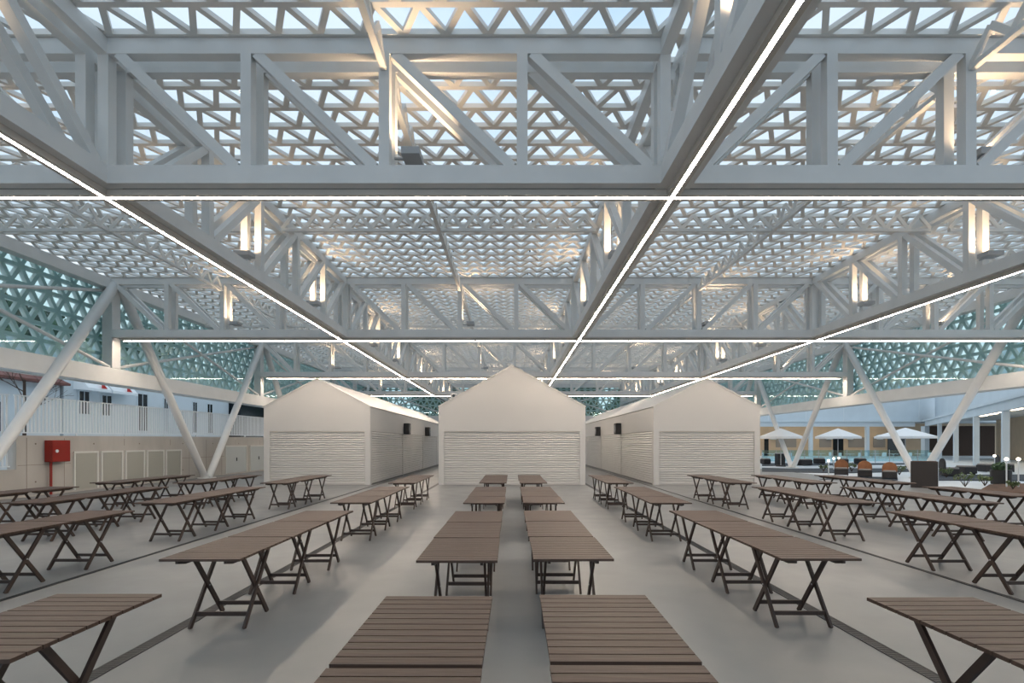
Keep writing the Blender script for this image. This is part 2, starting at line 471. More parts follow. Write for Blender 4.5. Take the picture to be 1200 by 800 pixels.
def kiosk(x0, x1, zr, label):
    y0, ye, np_ = 21.67, 21.67+.25+4*6.35, 4
    zs, z1 = 2.31, 3.36; xm = (x0+x1)/2
    root = empty('market_kiosk', (xm, y0, 0), label, 'kiosk', 'white gabled market kiosks')
    cw = .24
    def add(mb, n, m): local(mb.obj(n, m, fix=(m != 'shutter')), root)
    # gables
    for a, b in ((y0, y0+.12), (ye-.12, ye)):
        add(MB().prism([(x0, zs), (x1, zs), (x1, z1), (xm, zr), (x0, z1)], 'y', a, b), 'gable', 'kiosk')
    for xx in (x0, x1-cw):
        for a, b in ((y0, y0+cw), (ye-cw, ye)):
            add(box(xx, xx+cw, a, b, 0, zs), 'corner_post', 'kiosk')
    # front shutter, bottom rail, guides
    sh = shutter_mesh('x', x0+cw, x1-cw, y0+.07, -1, .07, zs-.02)
    s = sh.obj('shutter', 'shutter', fix=False); local(s, root)
    r = box(x0+cw, x1-cw, y0+.03, y0+.07, .01, .08).obj('bottom_rail', 'kiosk'); r.parent = s
    add(box(x0+cw, x1-cw, y0+.01, y0+.1, zs-.03, zs), 'shutter_header', 'tray')
    s2 = shutter_mesh('x', x0+cw, x1-cw, ye-.07, 1, .02, zs); local(s2.obj('shutter', 'shutter', fix=False), root)
    for side_, xf, o in (('a', x0, -1), ('b', x1, 1)):
        a, b = (xf, xf+.1) if o < 0 else (xf-.1, xf)
        add(box(a, b, y0+.12, ye-.12, zs, z1-.02), 'side_band', 'kiosk')
        for i in range(np_):
            ya = y0+cw+i*(ye-y0-2*cw)/np_; yb = ya+(ye-y0-2*cw)/np_
            if i: add(box(a, b, ya-.05, ya+.05, 0, zs), 'mullion', 'kiosk')
            add(shutter_mesh('y', ya+.06, yb-.06, xf-o*.04, o, .03, zs-.01, .1), 'shutter', 'shutter')
    # roof
    sl = (zr-z1)/(xm-x0)
    for o in (-1, 1):
        xf = x0 if o < 0 else x1
        add(MB().prism([(xf, z1-.03), (xm, zr-.03), (xm, zr+.03), (xf+o*.04, z1+.02)], 'y', y0-.02, ye+.02), 'roof_sheet', 'kiosk')
    add(box(x0+cw, x1-cw, y0+.3, ye-.3, 0, .05), 'plinth', 'dark')
    return root
kiosk(-3.16, 3.16, 5.15, 'widest and tallest white gabled kiosk, in the middle, with closed roller shutter')
kiosk(-10.68, -6.1, 4.57, 'narrower white gabled kiosk on the side of the red hydrant box')
kiosk(6.1, 10.68, 4.57, 'narrower white gabled kiosk on the garden side')
for i, (x, o, y, l) in enumerate([(-6.1, 1, 28.6, 'dark fan unit on hydrant-side kiosk flank, closer to the gable'), (-6.1, 1, 35.6, 'dark fan unit on hydrant-side kiosk flank, further from the gable'),
                     (6.1, -1, 28.4, 'dark fan unit on garden-side kiosk flank, closer to the gable'), (6.1, -1, 35.0, 'dark fan unit on garden-side kiosk flank, further from the gable')]):
    e = empty('wall_fan_unit', (x, y, 2.3), l, 'fan unit', 'dark units on the kiosk flanks')
    a, b = (0, .3) if o > 0 else (-.3, 0)
    box(a, b, -.27, .27, 0, .62).obj('housing', 'dark', e, bevel=.02)
    g = MB(); xx = b+.002 if o > 0 else a-.002
    for rr in (.08, .14, .20):
        for q in range(20):
            t0, t1 = 2*math.pi*q/20, 2*math.pi*(q+1)/20
            g.beam((xx, rr*math.cos(t0), .31+rr*math.sin(t0)), (xx, rr*math.cos(t1), .31+rr*math.sin(t1)), .012, .012, (1,0,0))
    g.obj('fan_grille', 'flood', e)
e = empty('roof_camera', (-2.55, 22.2, 3.74), 'small grey camera box on the roof slope of the widest kiosk', 'camera')
box(-.16, .16, -.2, .2, .0, .26).obj('housing', 'flood', e, bevel=.02)
box(-.04, .04, -.04, .04, -.12, .0).obj('bracket', 'flood', e)
MB().tube((0, -.2, .13), (0, -.24, .13), .06, n=16).obj('lens', 'window', e, smooth=True)

# ------------------------------------------------------------------ drains
def drain(x, w, label):
    e = empty('slot_drain', (x, 20, 0), label, 'drain', 'long floor drains')
    local(box(x-w/2, x+w/2, .2, 52, .001, .004).obj('channel', 'dark'), e)
    g = MB(); g.box(x-w/2, x-w/2+.012, .2, 52, .004, .007); g.box(x+w/2-.012, x+w/2, .2, 52, .004, .007)
    y = .5
    while y < 14:
        g.box(x-w/2+.012, x+w/2-.012, y, y+.012, .004, .0065); y += .035
    local(g.obj('grate', 'grate', fix=False), e)
drain(-3.245, .13, 'wide dark grated floor drain under the table column on the hydrant side')
drain(3.245, .13, 'wide dark grated floor drain under the table column on the garden side')
drain(-5.84, .07, 'slim dark slot drain along the flank line of the hydrant-side kiosk')
drain(5.80, .07, 'slim dark slot drain along the flank line of the garden-side kiosk')

# ------------------------------------------------------------------ folding tables
TW, TL, TH = .735, 1.085, .74
def make_table():
    e = empty('folding_table', (0, 0, 0), 'x', 'table', 'dark wood folding tables')
    t = MB(); n = 12; p = TL/n
    for i in range(n):
        y = -TL/2+i*p
        t.box(-TW/2, TW/2, y+.005, y+p-.005, TH-.022, TH)
    t.obj('slatted_top', 'wood', e)
    for s in (-1, 1):
        b = MB(); x = s*(TW/2-.145)
        b.prism([(-TL/2+.03, TH-.022), (TL/2-.03, TH-.022), (TL/2-.03, TH-.05), (TL/2-.14, TH-.075), (-TL/2+.14, TH-.075), (-TL/2+.03, TH-.05)], 'x', x-.012, x+.012)
        b.obj('under_rail', 'woodleg', e)
    for s in (-1, 1):
        MB().beam((s*.262, -.26, .0), (s*.262, .25, TH-.03), .022, .045).obj('leg', 'woodleg', e)
        MB().beam((s*.236, .26, .0), (s*.236, -.25, TH-.03), .022, .045).obj('leg', 'woodleg', e)
    for y, x in ((-.26, .25), (.26, .225)):
        k = (.12/(TH-.03)); yy = y-(y/abs(y))*.51*k
        MB().box(-x, x, yy-.011, yy+.011, .10, .14).obj('crossbar', 'woodleg', e)
    for yy, x in ((-.235, .225), (.235, .25)):
        MB().box(-x, x, yy-.011, yy+.011, TH-.065, TH-.03).obj('crossbar', 'woodleg', e)
    b = MB()
    for s in (-1, 1): b.tube((s*.22, 0, .355), (s*.278, 0, .355), .008, n=8)
    b.obj('pivot_bolt', 'flood', e)
    return e
tab = make_table(); first = True
def place(x, y, rz, label):
    global first
    if first:
        tab.location = (x, y, 0); tab.rotation_euler = (0, 0, rz); tab['label'] = label; first = False
    else: dup(tab, (x, y, 0), rz, label)
PT = 1.115
GR = {'A': (3.51, 'front'), 'B': (7.90, 'second'), 'C': (12.28, 'third'), 'D': (16.75, 'kiosk-end')}   # far edge
def column(xc, spec, who, sl=0.0):
    for g, n in spec:
        far, gn = GR[g]
        far += random.uniform(-.05, .05)
        dx = random.uniform(-.015, .015)
        for i in range(n):
            y = far-TL/2-(i)*PT
            place(xc+dx+sl*(y-8)+random.uniform(-.012, .012), y, random.uniform(-.008, .008), 'slatted folding table, %s from kiosks in %s cluster, %s' % (ORD[i], gn, who))
column(-.50, (('A', 2), ('B', 3), ('C', 3), ('D', 3)), 'aisle column, hydrant side')
column(.56, (('A', 2), ('B', 3), ('C', 3), ('D', 3)), 'aisle column, garden side')
column(-2.87, (('A', 1), ('B', 3), ('C', 3), ('D', 3)), 'wide drain column, hydrant side', -.008)
column(2.84, (('A', 1), ('B', 3), ('C', 3), ('D', 3)), 'wide drain column, garden side', .006)
column(-6.33, (('B', 3), ('C', 3), ('D', 3)), 'slim drain column, hydrant side')
column(6.20, (('B', 3), ('C', 3), ('D', 3)), 'slim drain column, garden side')
column(-8.72, (('C', 3), ('D', 3)), 'next-to-outermost column, hydrant side')
column(8.35, (('C', 3), ('D', 3)), 'next-to-outermost column, garden side')
column(-10.95, (('C', 2), ('D', 3)), 'outermost column, hydrant side')
column(10.40, (('C', 2), ('D', 3)), 'outermost column, garden side')

# ------------------------------------------------------------------ hydrant side: concrete wall, fence, hatches
XW = -16.3
w = MB()
w.prism([(16.55, -.1), (48, -.1), (48, 2.32), (16.55, 2.05)], 'x', XW-.3, XW)
struct(w, 'wall_side', 'concrete', 'board-marked concrete retaining wall under the fence')
g = MB()
for q in range(22): 
    y = 16.9+q*1.42
    if not (18.6 < y < 24.8 or 28.5 < y < 33.5): g.box(XW, XW+.003, y, y+.014, 0, 1.98)
    elif q % 2: g.box(XW, XW+.003, y, y+.014, 1.7, 1.98)
for a, b in ((16.6, 18.6), (24.8, 28.5), (33.5, 48)): g.box(XW, XW+.003, a, b, 1.05, 1.062)
for y in (17.2, 19.6, 22, 24.9, 27.4, 30, 33.6):
    for z in (.45, 1.75):
        if z > 1.5 or not (18.6 < y < 24.8 or 28.5 < y < 33.5): g.box(XW, XW+.004, y, y+.05, z, z+.05)
struct(g, 'trim_1', mat('joint_line', (120, 108, 98), .9), 'formwork joints and tie holes in the concrete wall')
struct(box(XW-.3, XW, -4, 16.55, -.1, .93), 'wall_front', 'concrete', 'low stretch of concrete wall at the stair end')
def fence(y0, y1, zb0, zb1, zt0, zt1, label):
    e = empty('slat_fence', (XW-.15, (y0+y1)/2, zb0), label, 'fence', 'white upright-slat fences')
    def zb(y): return zb0+(zb1-zb0)*(y-y0)/(y1-y0)
    def zt(y): return zt0+(zt1-zt0)*(y-y0)/(y1-y0)
    y = y0
    while y < y1-.3:
        ye = min(y+2.4, y1)
        p = MB()
        for za, zc, h in ((zb, .10, .04), (zt, -.02, .04)):
            p.hexa([(XW-.17, y+.02, za(y)+zc-h/2), (XW-.13, y+.02, za(y)+zc-h/2), (XW-.13, ye-.02, za(ye)+zc-h/2), (XW-.17, ye-.02, za(ye)+zc-h/2),
                    (XW-.17, y+.02, za(y)+zc+h/2), (XW-.13, y+.02, za(y)+zc+h/2), (XW-.13, ye-.02, za(ye)+zc+h/2), (XW-.17, ye-.02, za(ye)+zc+h/2)])
        q = y+.05
        while q < ye-.04:
            p.box(XW-.16, XW-.14, q, q+.065, zb(q)+.10, zt(q)-.02); q += .14
        local(p.obj('slat_panel', 'fence', fix=False), e)
        local(box(XW-.18, XW-.12, y-.02, y+.02, zb(y), zb(y)+.12).obj('foot', 'fence'), e)
        y += 2.4
fence(16.6, 48, 2.05, 2.32, 3.41, 3.56, 'long white slat fence on top of the concrete wall')
fence(6, 16.5, .93, .93, 3.2, 3.4, 'white slat fence on the low wall at the stair end')
# hatches
def hatch(ya, yb, z1, m, label, hd=False):
    e = empty('service_hatch', (XW, (ya+yb)/2, .05), label, 'hatch', 'pale service hatches in the concrete wall')
    fr = MB(); X0, X1 = XW-.01, XW+.04
    fr.box(X0, X1, ya, ya+.07, .05, z1); fr.box(X0, X1, yb-.07, yb, .05, z1); fr.box(X0, X1, ya+.07, yb-.07, z1-.07, z1)
    local(fr.obj('frame', 'hatchf'), e)
    dr = MB().box(XW-.01, XW+.015, ya+.075, yb-.075, .07, z1-.075)
    if not hd:
        z = .15
        while z < z1-.2: dr.box(XW+.015, XW+.024, ya+.12, yb-.12, z, z+.05); z += .08
    d = dr.obj('louvred_panel' if not hd else 'door_leaf', m); local(d, e)
    if hd:
        h = box(XW+.015, XW+.05, (ya+yb)/2, (ya+yb)/2+.03, .75, .95).obj('handle', 'dark'); h.parent = d
for i in range(5):
    a = [18.7, 19.95, 21.2, 22.45, 23.68][i]
    hatch(a, a+1.12, 1.49, 'hatch', 'louvred beige wall hatch, %s from the red hydrant box' % ORD[i])
hatch(28.6, 30.9, 1.66, 'hatch2', 'wider pale door in the wall beyond the V column', True)
hatch(31.3, 33.4, 1.66, 'hatch2', 'pale wall door half behind the kiosk corner', True)
e = empty('hydrant_cabinet', (XW+.01, 17.9, 1.14), 'red metal hydrant cabinet mounted on the concrete wall with red pipe', 'hydrant')
box(0, .27, -.36, .36, 0, .76).obj('cabinet_box', 'red', e, bevel=.01)
d = box(.27, .285, -.34, .34, .02, .74).obj('door', 'red', e)
MB().tube((.285, -.2, .38), (.31, -.2, .38), .055, n=20).obj('lock_disc', 'fence', d, smooth=True)
MB().tube((.1, -.22, -1.14), (.1, -.22, 0), .04, n=14).obj('pipe', 'red', e, smooth=True)

# houses behind the fence
XB = -26.0
e = empty('white_house', (XB, 40, 0), 'pale rendered building with awnings and tall dark windows behind the fence', 'building')
local(box(XB-5, XB, 29.2, 46.2, -.03, 8.0).obj('facade', 'render'), e)
def win(ya, yb, za, zb, par):
    f = MB(); t = .07
    f.box(XB, XB+.06, ya, ya+t, za, zb); f.box(XB, XB+.06, yb-t, yb, za, zb); f.box(XB, XB+.06, ya+t, yb-t, zb-t, zb); f.box(XB, XB+.06, ya+t, yb-t, za, za+t)
    f.box(XB, XB+.05, (ya+yb)/2-.02, (ya+yb)/2+.02, za+t, zb-t)
    o = f.obj('window_frame', 'render'); local(o, par)
    g = box(XB-.01, XB+.02, ya+t, yb-t, za+t, zb-t).obj('pane', 'window'); g.parent = o
for px0, px1, za, zb in ((91, 105, 3.5, 5.0), (118, 131, 3.5, 4.9), (160, 173, 2.6, 5.3), (191, 197, 2.6, 5.2), (225, 231, 2.6, 5.2), (242, 249, 2.6, 5.2)):
    ya, yb = F*-XB/(CX-px0), F*-XB/(CX-px1)
    win(ya, yb, za, zb, e)
for px0, px1 in ((86, 114), (116, 146)):
    ya, yb = F*-XB/(CX-px0), F*-XB/(CX-px1)
    aw = MB().prism([(XB, 5.75), (XB+.5, 5.55), (XB+.9, 5.1), (XB+.9, 4.95), (XB, 5.0)], 'y', ya, yb)
    a = aw.obj('awning', 'awning'); local(a, e)
    ym = (ya+yb)/2
    tr = MB(); n = len(tr.v)
    tr.prism([(ym+.1, 5.15), (ym+.55, 5.15), (ym+.1, 5.55)], 'x', XB+.9, XB+.91)
    t = tr.obj('red_emblem', 'redmark'); t.parent = a
e = empty('low_house', (XB, 24, 0), 'low house with brown tiled roof behind the fence, partly hidden by a V column', 'building')
local(box(XB-7, XB-.05, 12, 29.0, -.03, 5.1).obj('facade', 'render'), e)
local(MB().prism([(XB+.5, 5.1), (XB+.5, 5.22), (XB-3.5, 7.0), (XB-7.5, 5.22), (XB-7.5, 5.1)], 'y', 11.6, 29.1).obj('tiled_roof', 'tile'), e)
for ya in (14, 17.5, 21, 24.5):
    f = box(XB-.05, XB, ya, ya+1.1, 2.4, 3.9).obj('shuttered_window', 'window'); local(f, e)
o = box(-29, -25, 46.4, 58, -.03, 5.9).obj('dark_tree_filler', 'window'); tag(o, 'dark block added for shaded trees beyond the pale building, behind the fence', 'backdrop')  # plain dark box added to fill in the shaded trees past the house

# ------------------------------------------------------------------ trees
def leaves(mb, c, rx, rz, n, s):
    for _ in range(n):
        while True:
            p = Vector((random.uniform(-1, 1), random.uniform(-1, 1), random.uniform(-1, 1)))
            if .25 < p.length < 1: break
        q = Vector((c[0]+p.x*rx, c[1]+p.y*rx, c[2]+p.z*rz))
        a = Vector((random.gauss(0, 1), random.gauss(0, 1), random.gauss(0, 1))).normalized()
        b = a.orthogonal().normalized(); k = s*random.uniform(.6, 1.3)
        cc = a.cross(b)
        mb.quad([q-b*k-cc*k*.5, q+b*k-cc*k*.5, q+b*k+cc*k*.5, q-b*k+cc*k*.5])
def make_tree(m, hgt, r, n):
    e = empty('tree', (0, 0, 0), 'x', 'tree', 'trees around the hall')
    t = MB(); t.tube((0, 0, 0), (.1, 0, hgt*.5), .28, .18, n=10)
    tips = []
    for i in range(7):
        an = i*.9; q = (math.cos(an)*r*.6, math.sin(an)*r*.6, hgt*(.55+.06*i))
        t.tube((.1, 0, hgt*(.3+.03*i)), q, .10, .03, n=6); tips.append(q)
    t.obj('trunk', 'bark', e)
    l = MB()
    for q in tips: leaves(l, q, r*.55, r*.5, n//8, .22)
    leaves(l, (0, 0, hgt*.7), r*.8, hgt*.28, n//4, .22)
    l.obj('foliage', m, e, fix=False)
    return e
T1 = make_tree('leaf', 13, 4.2, 6500); T2 = make_tree('leaf2', 11, 3.8, 6500)
tl = [(-39, 8, 'dark green tree behind the low house'), (-40, 19, 'dark green tree over the tiled roof'), (-38, 30, 'dark green tree behind the joint of the two houses'),
      (-38, 41, 'dark green tree behind the awnings'), (-39, 52, 'dark green tree behind the added dark block'), (-28, 62, 'dark green tree behind the far corner of the concrete wall')]
T1.location = (tl[0][0], tl[0][1], 0); T1['label'] = tl[0][2]
for x, y, l in tl[1:]: dup(T1, (x, y, 0), random.uniform(0, 6), l)
t2 = [(-20, 66, 'olive green tree behind the far end, on the hydrant side'), (-10, 70, 'olive green tree behind the far end, behind the hydrant-side kiosk'),
      (0, 67, 'olive green tree behind the far end, behind the widest kiosk'), (9, 71, 'olive green tree behind the far end, behind the garden-side kiosk'), (19, 80, 'olive green tree behind the arcade corner')]
T2.location = (t2[0][0], t2[0][1], 0); T2['label'] = t2[0][2]
for x, y, l in t2[1:]: dup(T2, (x, y, 0), random.uniform(0, 6), l)
# bare tree in front of the low house
e = empty('bare_tree', (-21.5, 22.2, 0), 'leafless tree between the fence and the low house', 'tree')
t = MB(); t.tube((0, 0, 0), (0, 0, 4.6), .08, .05, n=8)
def twig(p, d, L, r, dep):
    q = p+d*L; t.tube(p, q, r, r*.6, n=5, cap=False)
    if dep:
        for _ in range(3):
            dd = (d+Vector((random.uniform(-.8, .8), random.uniform(-.8, .8), random.uniform(-.3, .5)))).normalized(); twig(q, dd, L*.72, r*.6, dep-1)
for i in range(5):
    an = i*1.3; twig(Vector((0, 0, 3+.35*i)), Vector((math.cos(an), math.sin(an), .7)).normalized(), .8, .025, 3)
t.obj('branches', 'bark', e)

# ------------------------------------------------------------------ garden side: arcade building
def P2(px, D): return ((px-CX)*D/F, D)
e = empty('arcade_building', (40, 60, 0), 'long white arcade building with columns round the garden', 'building')
ca = Vector((52.6, 64.0)); wing = (Vector((32.8, 33.5))-Vector((47.2, 55.6))).normalized()
wend = Vector((32.8, 33.5))+wing*16; wst = Vector((47.2, 55.6))-wing*10
# far range, facing the hall
local(box(22, ca.x, 65.7, 66.0, 3.95, 4.55).obj('fascia', 'render'), e)
local(box(22, ca.x+28, 65.5, 72, 4.55, 4.75).obj('roof_slab', 'render'), e)
local(box(22, ca.x+28, 66.8, 67.1, 4.75, 9.5).obj('upper_wall', 'render'), e)
for x in (24, 29, 34, 39, 44, 49, 54):
    local(box(x-.04, x+.04, 66.77, 66.8, 4.75, 9.4).obj('wall_joint', 'fence'), e)
local(box(22, ca.x+28, 71, 71.3, 0, 4.55).obj('back_wall', 'beige'), e)
for px in (877, 949.5, 1015.5):
    x, y = P2(px, 66)
    local(box(x-.2, x+.2, 65.72, 66.1, 0, 3.95).obj('column', 'render'), e)
local(box(ca.x-.3, ca.x+.3, 63.8, 64.4, 0, 3.95).obj('column', 'render'), e)
# wing toward the hall
nrm = Vector((-wing.y, wing.x)); 
if nrm.x < 0: nrm = -nrm
def wbox(s0, s1, n0, n1, z0, z1):
    o0 = Vector((32.8, 33.5)); d = -wing
    p = [o0+d*s0+nrm*n0, o0+d*s1+nrm*n0, o0+d*s1+nrm*n1, o0+d*s0+nrm*n1]
    return MB().hexa([(q.x, q.y, z0) for q in p]+[(q.x, q.y, z1) for q in p])
class _M(MB): pass
def wb(*a):
    m = MB(); o0 = Vector((32.8, 33.5)); d = -wing; s0, s1, n0, n1, z0, z1 = a
    p = [o0+d*s0+nrm*n0, o0+d*s1+nrm*n0, o0+d*s1+nrm*n1, o0+d*s0+nrm*n1]
    m.hexa([(q.x, q.y, z0) for q in p]+[(q.x, q.y, z1) for q in p]); return m
SL = (Vector((52.6, 64))-Vector((32.8, 33.5))).length
local(wb(-8, SL, -.15, .15, 3.95, 4.55).obj('fascia', 'render'), e)
local(wb(-8, SL+4, -.3, 7, 4.55, 4.75).obj('roof_slab', 'render'), e)
local(wb(-8, SL+3, 1.2, 1.5, 4.75, 9.0).obj('upper_wall', 'render'), e)
local(wb(-8, SL, 6.5, 6.8, 0, 4.55).obj('back_wall', 'beige'), e)
for s in (-7.8, 0, 8.6, 17.1, 26.4):
    local(wb(s-.2, s+.2, -.15, .2, 0, 3.95).obj('column', 'render'), e)
local(box(58, 68, 70.9, 71.0, 0, 4.2).obj('dark_opening', mat('dark_wood_screen', (64, 50, 42), .9), ), e)
local(wb(3, 5.5, 6.40, 6.5, 0, 2.6).obj('wire_door', 'cushion'), e)
for i in range(8):
    local(wb(-7+i*3.6, -5+i*3.6, 2.2, 2.5, 4.40, 4.46).obj('ceiling_light', 'arcled'), e)
for i in range(7):
    x = 26+i*4; local(box(x, x+1.8, 68.3, 68.6, 4.40, 4.46).obj('ceiling_light', 'arcled'), e)
for px, wpx, m in ((898, 5, 'window'), (921, 24, 'cushion'), (982, 12, 'window'), (967, 14, 'cushion'), (1004, 20, 'cushion'), (1050, 20, 'window'), (1030, 14, 'cushion')):
    x, y = P2(px, 71); ww = wpx*71/F/2
    f = box(x-ww, x+ww, 70.93, 71.0, .02 if m == 'window' else 1.2, 2.6).obj('shop_opening', m); local(f, e)
for px in (906, 972, 996, 1031):
    x, y = P2(px, 70.8); bx_ = box(x-.35, x+.35, 70.6, 70.95, 2.3, 3.0).obj('wall_lamp', 'render'); local(bx_, e)
e2 = empty('hydrant_cabinet', tuple(Vector((*(Vector((32.8, 33.5))+wing*1.2+nrm*1.2), 0))), 'red hydrant box on a post under the arcade, beyond the garden', 'hydrant')
box(-.3, .3, -.15, .15, 1.35, 2.0).obj('cabinet_box', 'red', e2); box(-.04, .04, -.04, .04, 0, 1.35).obj('pipe', 'red', e2); box(-.27, .27, -.17, -.15, 1.38, 1.97).obj('door', 'red', e2)

# parasols
def parasol(px, D, wd_, label):
    x, y = P2(px, D)
    e = empty('parasol', (x, y, 0), label, 'parasol', 'white parasols on the terrace')
    c = MB(); n = 8; r = wd_/2; k = len(c.v)
    apex = (0, 0, 2.95)
    rim = [(r*math.cos(2*math.pi*i/n+.39), r*math.sin(2*math.pi*i/n+.39), 2.3) for i in range(n)]
    lo = [(p[0], p[1], 2.14) for p in rim]
    c.v += [apex]+rim+lo
    for i in range(n):
        j = (i+1) % n; c.f.append((0, 1+i, 1+j)); c.f.append((1+i, 1+n+i, 1+n+j, 1+j))
    cn = c.obj('canopy', 'canvas', e)
    MB().tube((0, 0, .05), (0, 0, 2.92), .03, n=10).obj('pole', 'flood', e)
    MB().tube((0, 0, 0), (0, 0, .08), .35, n=20).obj('base', 'dark', e)
    rb = MB()
    for i in range(n): rb.beam((0, 0, 2.55), (rim[i][0]*.8, rim[i][1]*.8, 2.42), .02, .02)
    rb.obj('rib_frame', 'flood', e)
parasol(915, 39, 3.1, 'white parasol half hidden behind the garden-side kiosk corner')
parasol(982, 39, 3.1, 'white parasol in the middle of the terrace, between two arcade columns')
parasol(1061, 37.5, 3.9, 'wide white parasol behind the leaning column leg and planter')
# terrace balustrade and furniture clutter
e = empty('glass_balustrade', (31, 46.3, 0), 'low glass balustrade along the terrace before the arcade', 'balustrade')
xa = P2(893, 46.3)[0]; xb = P2(1092, 46.3)[0]; nP = 12
for i in range(nP):
    a = xa+(xb-xa)*i/nP; b = xa+(xb-xa)*(i+1)/nP
    local(box(a+.04, b-.04, 46.29, 46.31, .12, 1.15).obj('pane', 'glassb'), e)
    local(box(a-.02, a+.02, 46.27, 46.33, 0, 1.2).obj('post', 'flood'), e)
ct = empty('cafe_table', (0, 0, 0), 'x', 'table', 'white cafe tables on the terrace')
MB().lathe((0, 0, .72), [(.001, 0), (.42, 0), (.43, .015), (.42, .03), (.001, .03)], 20).obj('table_top', 'canvas', ct, smooth=True)
MB().tube((0, 0, .02), (0, 0, .72), .03, n=10).obj('pole', 'fence', ct)
MB().tube((0, 0, 0), (0, 0, .02), .24, n=16).obj('base', 'fence', ct)
cc = empty('cafe_chair', (0, 0, 0), 'x', 'chair', 'white cafe chairs on the terrace')
box(-.22, .22, -.22, .22, .43, .46).obj('seat', 'canvas', cc, bevel=.01)
box(-.21, .21, .19, .22, .50, .86).obj('backrest', 'canvas', cc, bevel=.01)
for sx in (-1, 1):
    MB().tube((sx*.20, -.20, 0), (sx*.19, -.19, .43), .012, n=6).obj('leg', 'fence', cc)
    MB().tube((sx*.20, .22, 0), (sx*.20, .205, .84), .012, n=6).obj('leg', 'fence', cc)
spots = [(905, 50.0), (938, 48.5), (962, 52), (996, 49), (1026, 51), (1047, 49), (1078, 50)]
for i, (px, D) in enumerate(spots):
    x, y = P2(px, D); l = 'round white cafe table behind the glass balustrade, %s from the kiosk corner' % ORD[i]
    if i == 0: ct.location = (x, y, 0); ct['label'] = l
    else: dup(ct, (x, y, 0), 0, l)
    for j, (dx, rz) in enumerate(((-.75, R(90)), (.75, R(-90)))):
        l = 'white cafe chair on the %s side of the %s terrace table from the kiosks' % (('kiosk', 'arcade')[j], ORD[i])
        if i == 0 and j == 0: cc.location = (x+dx, y, 0); cc.rotation_euler = (0, 0, rz); cc['label'] = l
        else: dup(cc, (x+dx, y, 0), rz, l)
def armchair(px, py, s, m, label, rz=0):
    x, y = G(px, py)
    e = empty('lounge_chair', (x, y, .018), label, 'chair', 'lounge chairs in the garden', rz)
    b = MB().box(-.36*s, .36*s, -.33*s, .33*s, .03, .40*s); b.obj('wicker_base', 'wicker', e, bevel=.03)
    box(-.3*s, .3*s, -.34*s, .26*s, .40*s, .48*s).obj('cushion', 'cushion', e, bevel=.02)
    sh = MB(); n = 14
    for q in range(2):
        pass
    out = [(-.36*s, .40*s)]+[(-.36*s*math.cos(math.pi*i/n)*(1 if True else 1), .62*s+.34*s*math.sin(math.pi*i/n)) for i in range(n+1)]+[(.36*s, .40*s)]
    sh.prism(out, 'y', .25*s, .33*s); sh.obj('back_shell', m, e, bevel=.02)
    for sx in (-1, 1):
        for sy_ in (-1, 1): box(sx*.33*s-.02, sx*.33*s+.02, sy_*.3*s-.02, sy_*.3*s+.02, 0, .04).obj('foot', 'dark', e)
armchair(986, 557, .9, 'orange', 'tan-backed lounge chair closest to the garden-side kiosk', R(-34))
armchair(1013.5, 559, .88, 'orange', 'tan-backed lounge chair in the middle of the three', R(-35))
armchair(1042.5, 561, .86, 'orange', 'tan-backed lounge chair beside the big dark planter', R(-37))
armchair(1112, 558, 1.0, 'wicker', 'dark wicker chair behind the big planter', R(70))
armchair(1177, 553, 1.1, 'wicker', 'dark wicker chair by the bowl planter', R(60))
def bench(px, py, wpx, label):
    x, y = G(px, py); w_ = wpx*y/F/2
    e = empty('wicker_bench', (x, y, .025), label, 'bench', 'low dark seats in the garden')
    box(-w_, w_, -.35, .35, .05, .42).obj('wicker_base', 'wicker', e, bevel=.03)
    box(-w_+.04, w_-.04, -.31, .31, .42, .50).obj('cushion', 'cushion', e, bevel=.02)
    for sx in (-1, 1): box(sx*(w_-.1)-.03, sx*(w_-.1)+.03, -.3, .3, 0, .05).obj('foot', 'dark', e)
for px, py, w_, l in ((1132, 556, 14, 'low dark seat behind the grass tuft'), (1155, 553, 11, 'low dark seat beside the dark wicker chair'), (943, 545, 13, 'low dark seat beyond the V column foot, first of the far row'),
                      (960, 543.5, 9, 'low dark seat in the far row, between the parasols'), (987, 544, 9, 'low dark seat in the far row below the middle parasol'), (897, 544, 8, 'low dark seat next to the garden-side kiosk corner'), (1008, 543.5, 9, 'low dark seat in the far row behind the tan-backed chairs')):
    bench(px, py, w_, l)
# planters and bin
x, y = G(1083, 571)
e = empty('planter_box', (x, y, 0), 'big square dark planter box at the column foot', 'planter', rz=R(-39))
box(-.43, .43, -.3, .3, .0, 1.06).obj('box_body', mat('planter_dark', (44, 40, 39), .7), e, bevel=.01)
box(-.38, .38, -.25, .25, 1.0, 1.075).obj('soil_fill', 'soil', e)
x, y = G(914, 545)
e = empty('litter_bin', (x, y, 0), 'tall dark litter bin near the garden-side kiosk corner', 'bin')
box(-.3, .3, -.25, .25, 0, .95).obj('bin_body', 'dark', e, bevel=.02); box(-.32, .32, -.27, .27, .95, 1.0).obj('lid', 'flood', e)
x, y = G(1173, 567)
e = empty('bowl_planter', (x, y, 0), 'dark round planter with low greenery and bare pole lamp beside it', 'planter')
MB().lathe((0, 0, 0), [(.01, 0), (.34, 0), (.36, .55), (.36, .62), (.31, .62), (.30, .56), (.01, .56)], 24).obj('pot', 'dark', e, smooth=True)
l = MB(); leaves(l, (0, 0, .75), .32, .22, 220, .05); l.obj('foliage', 'leaf', e, fix=False)
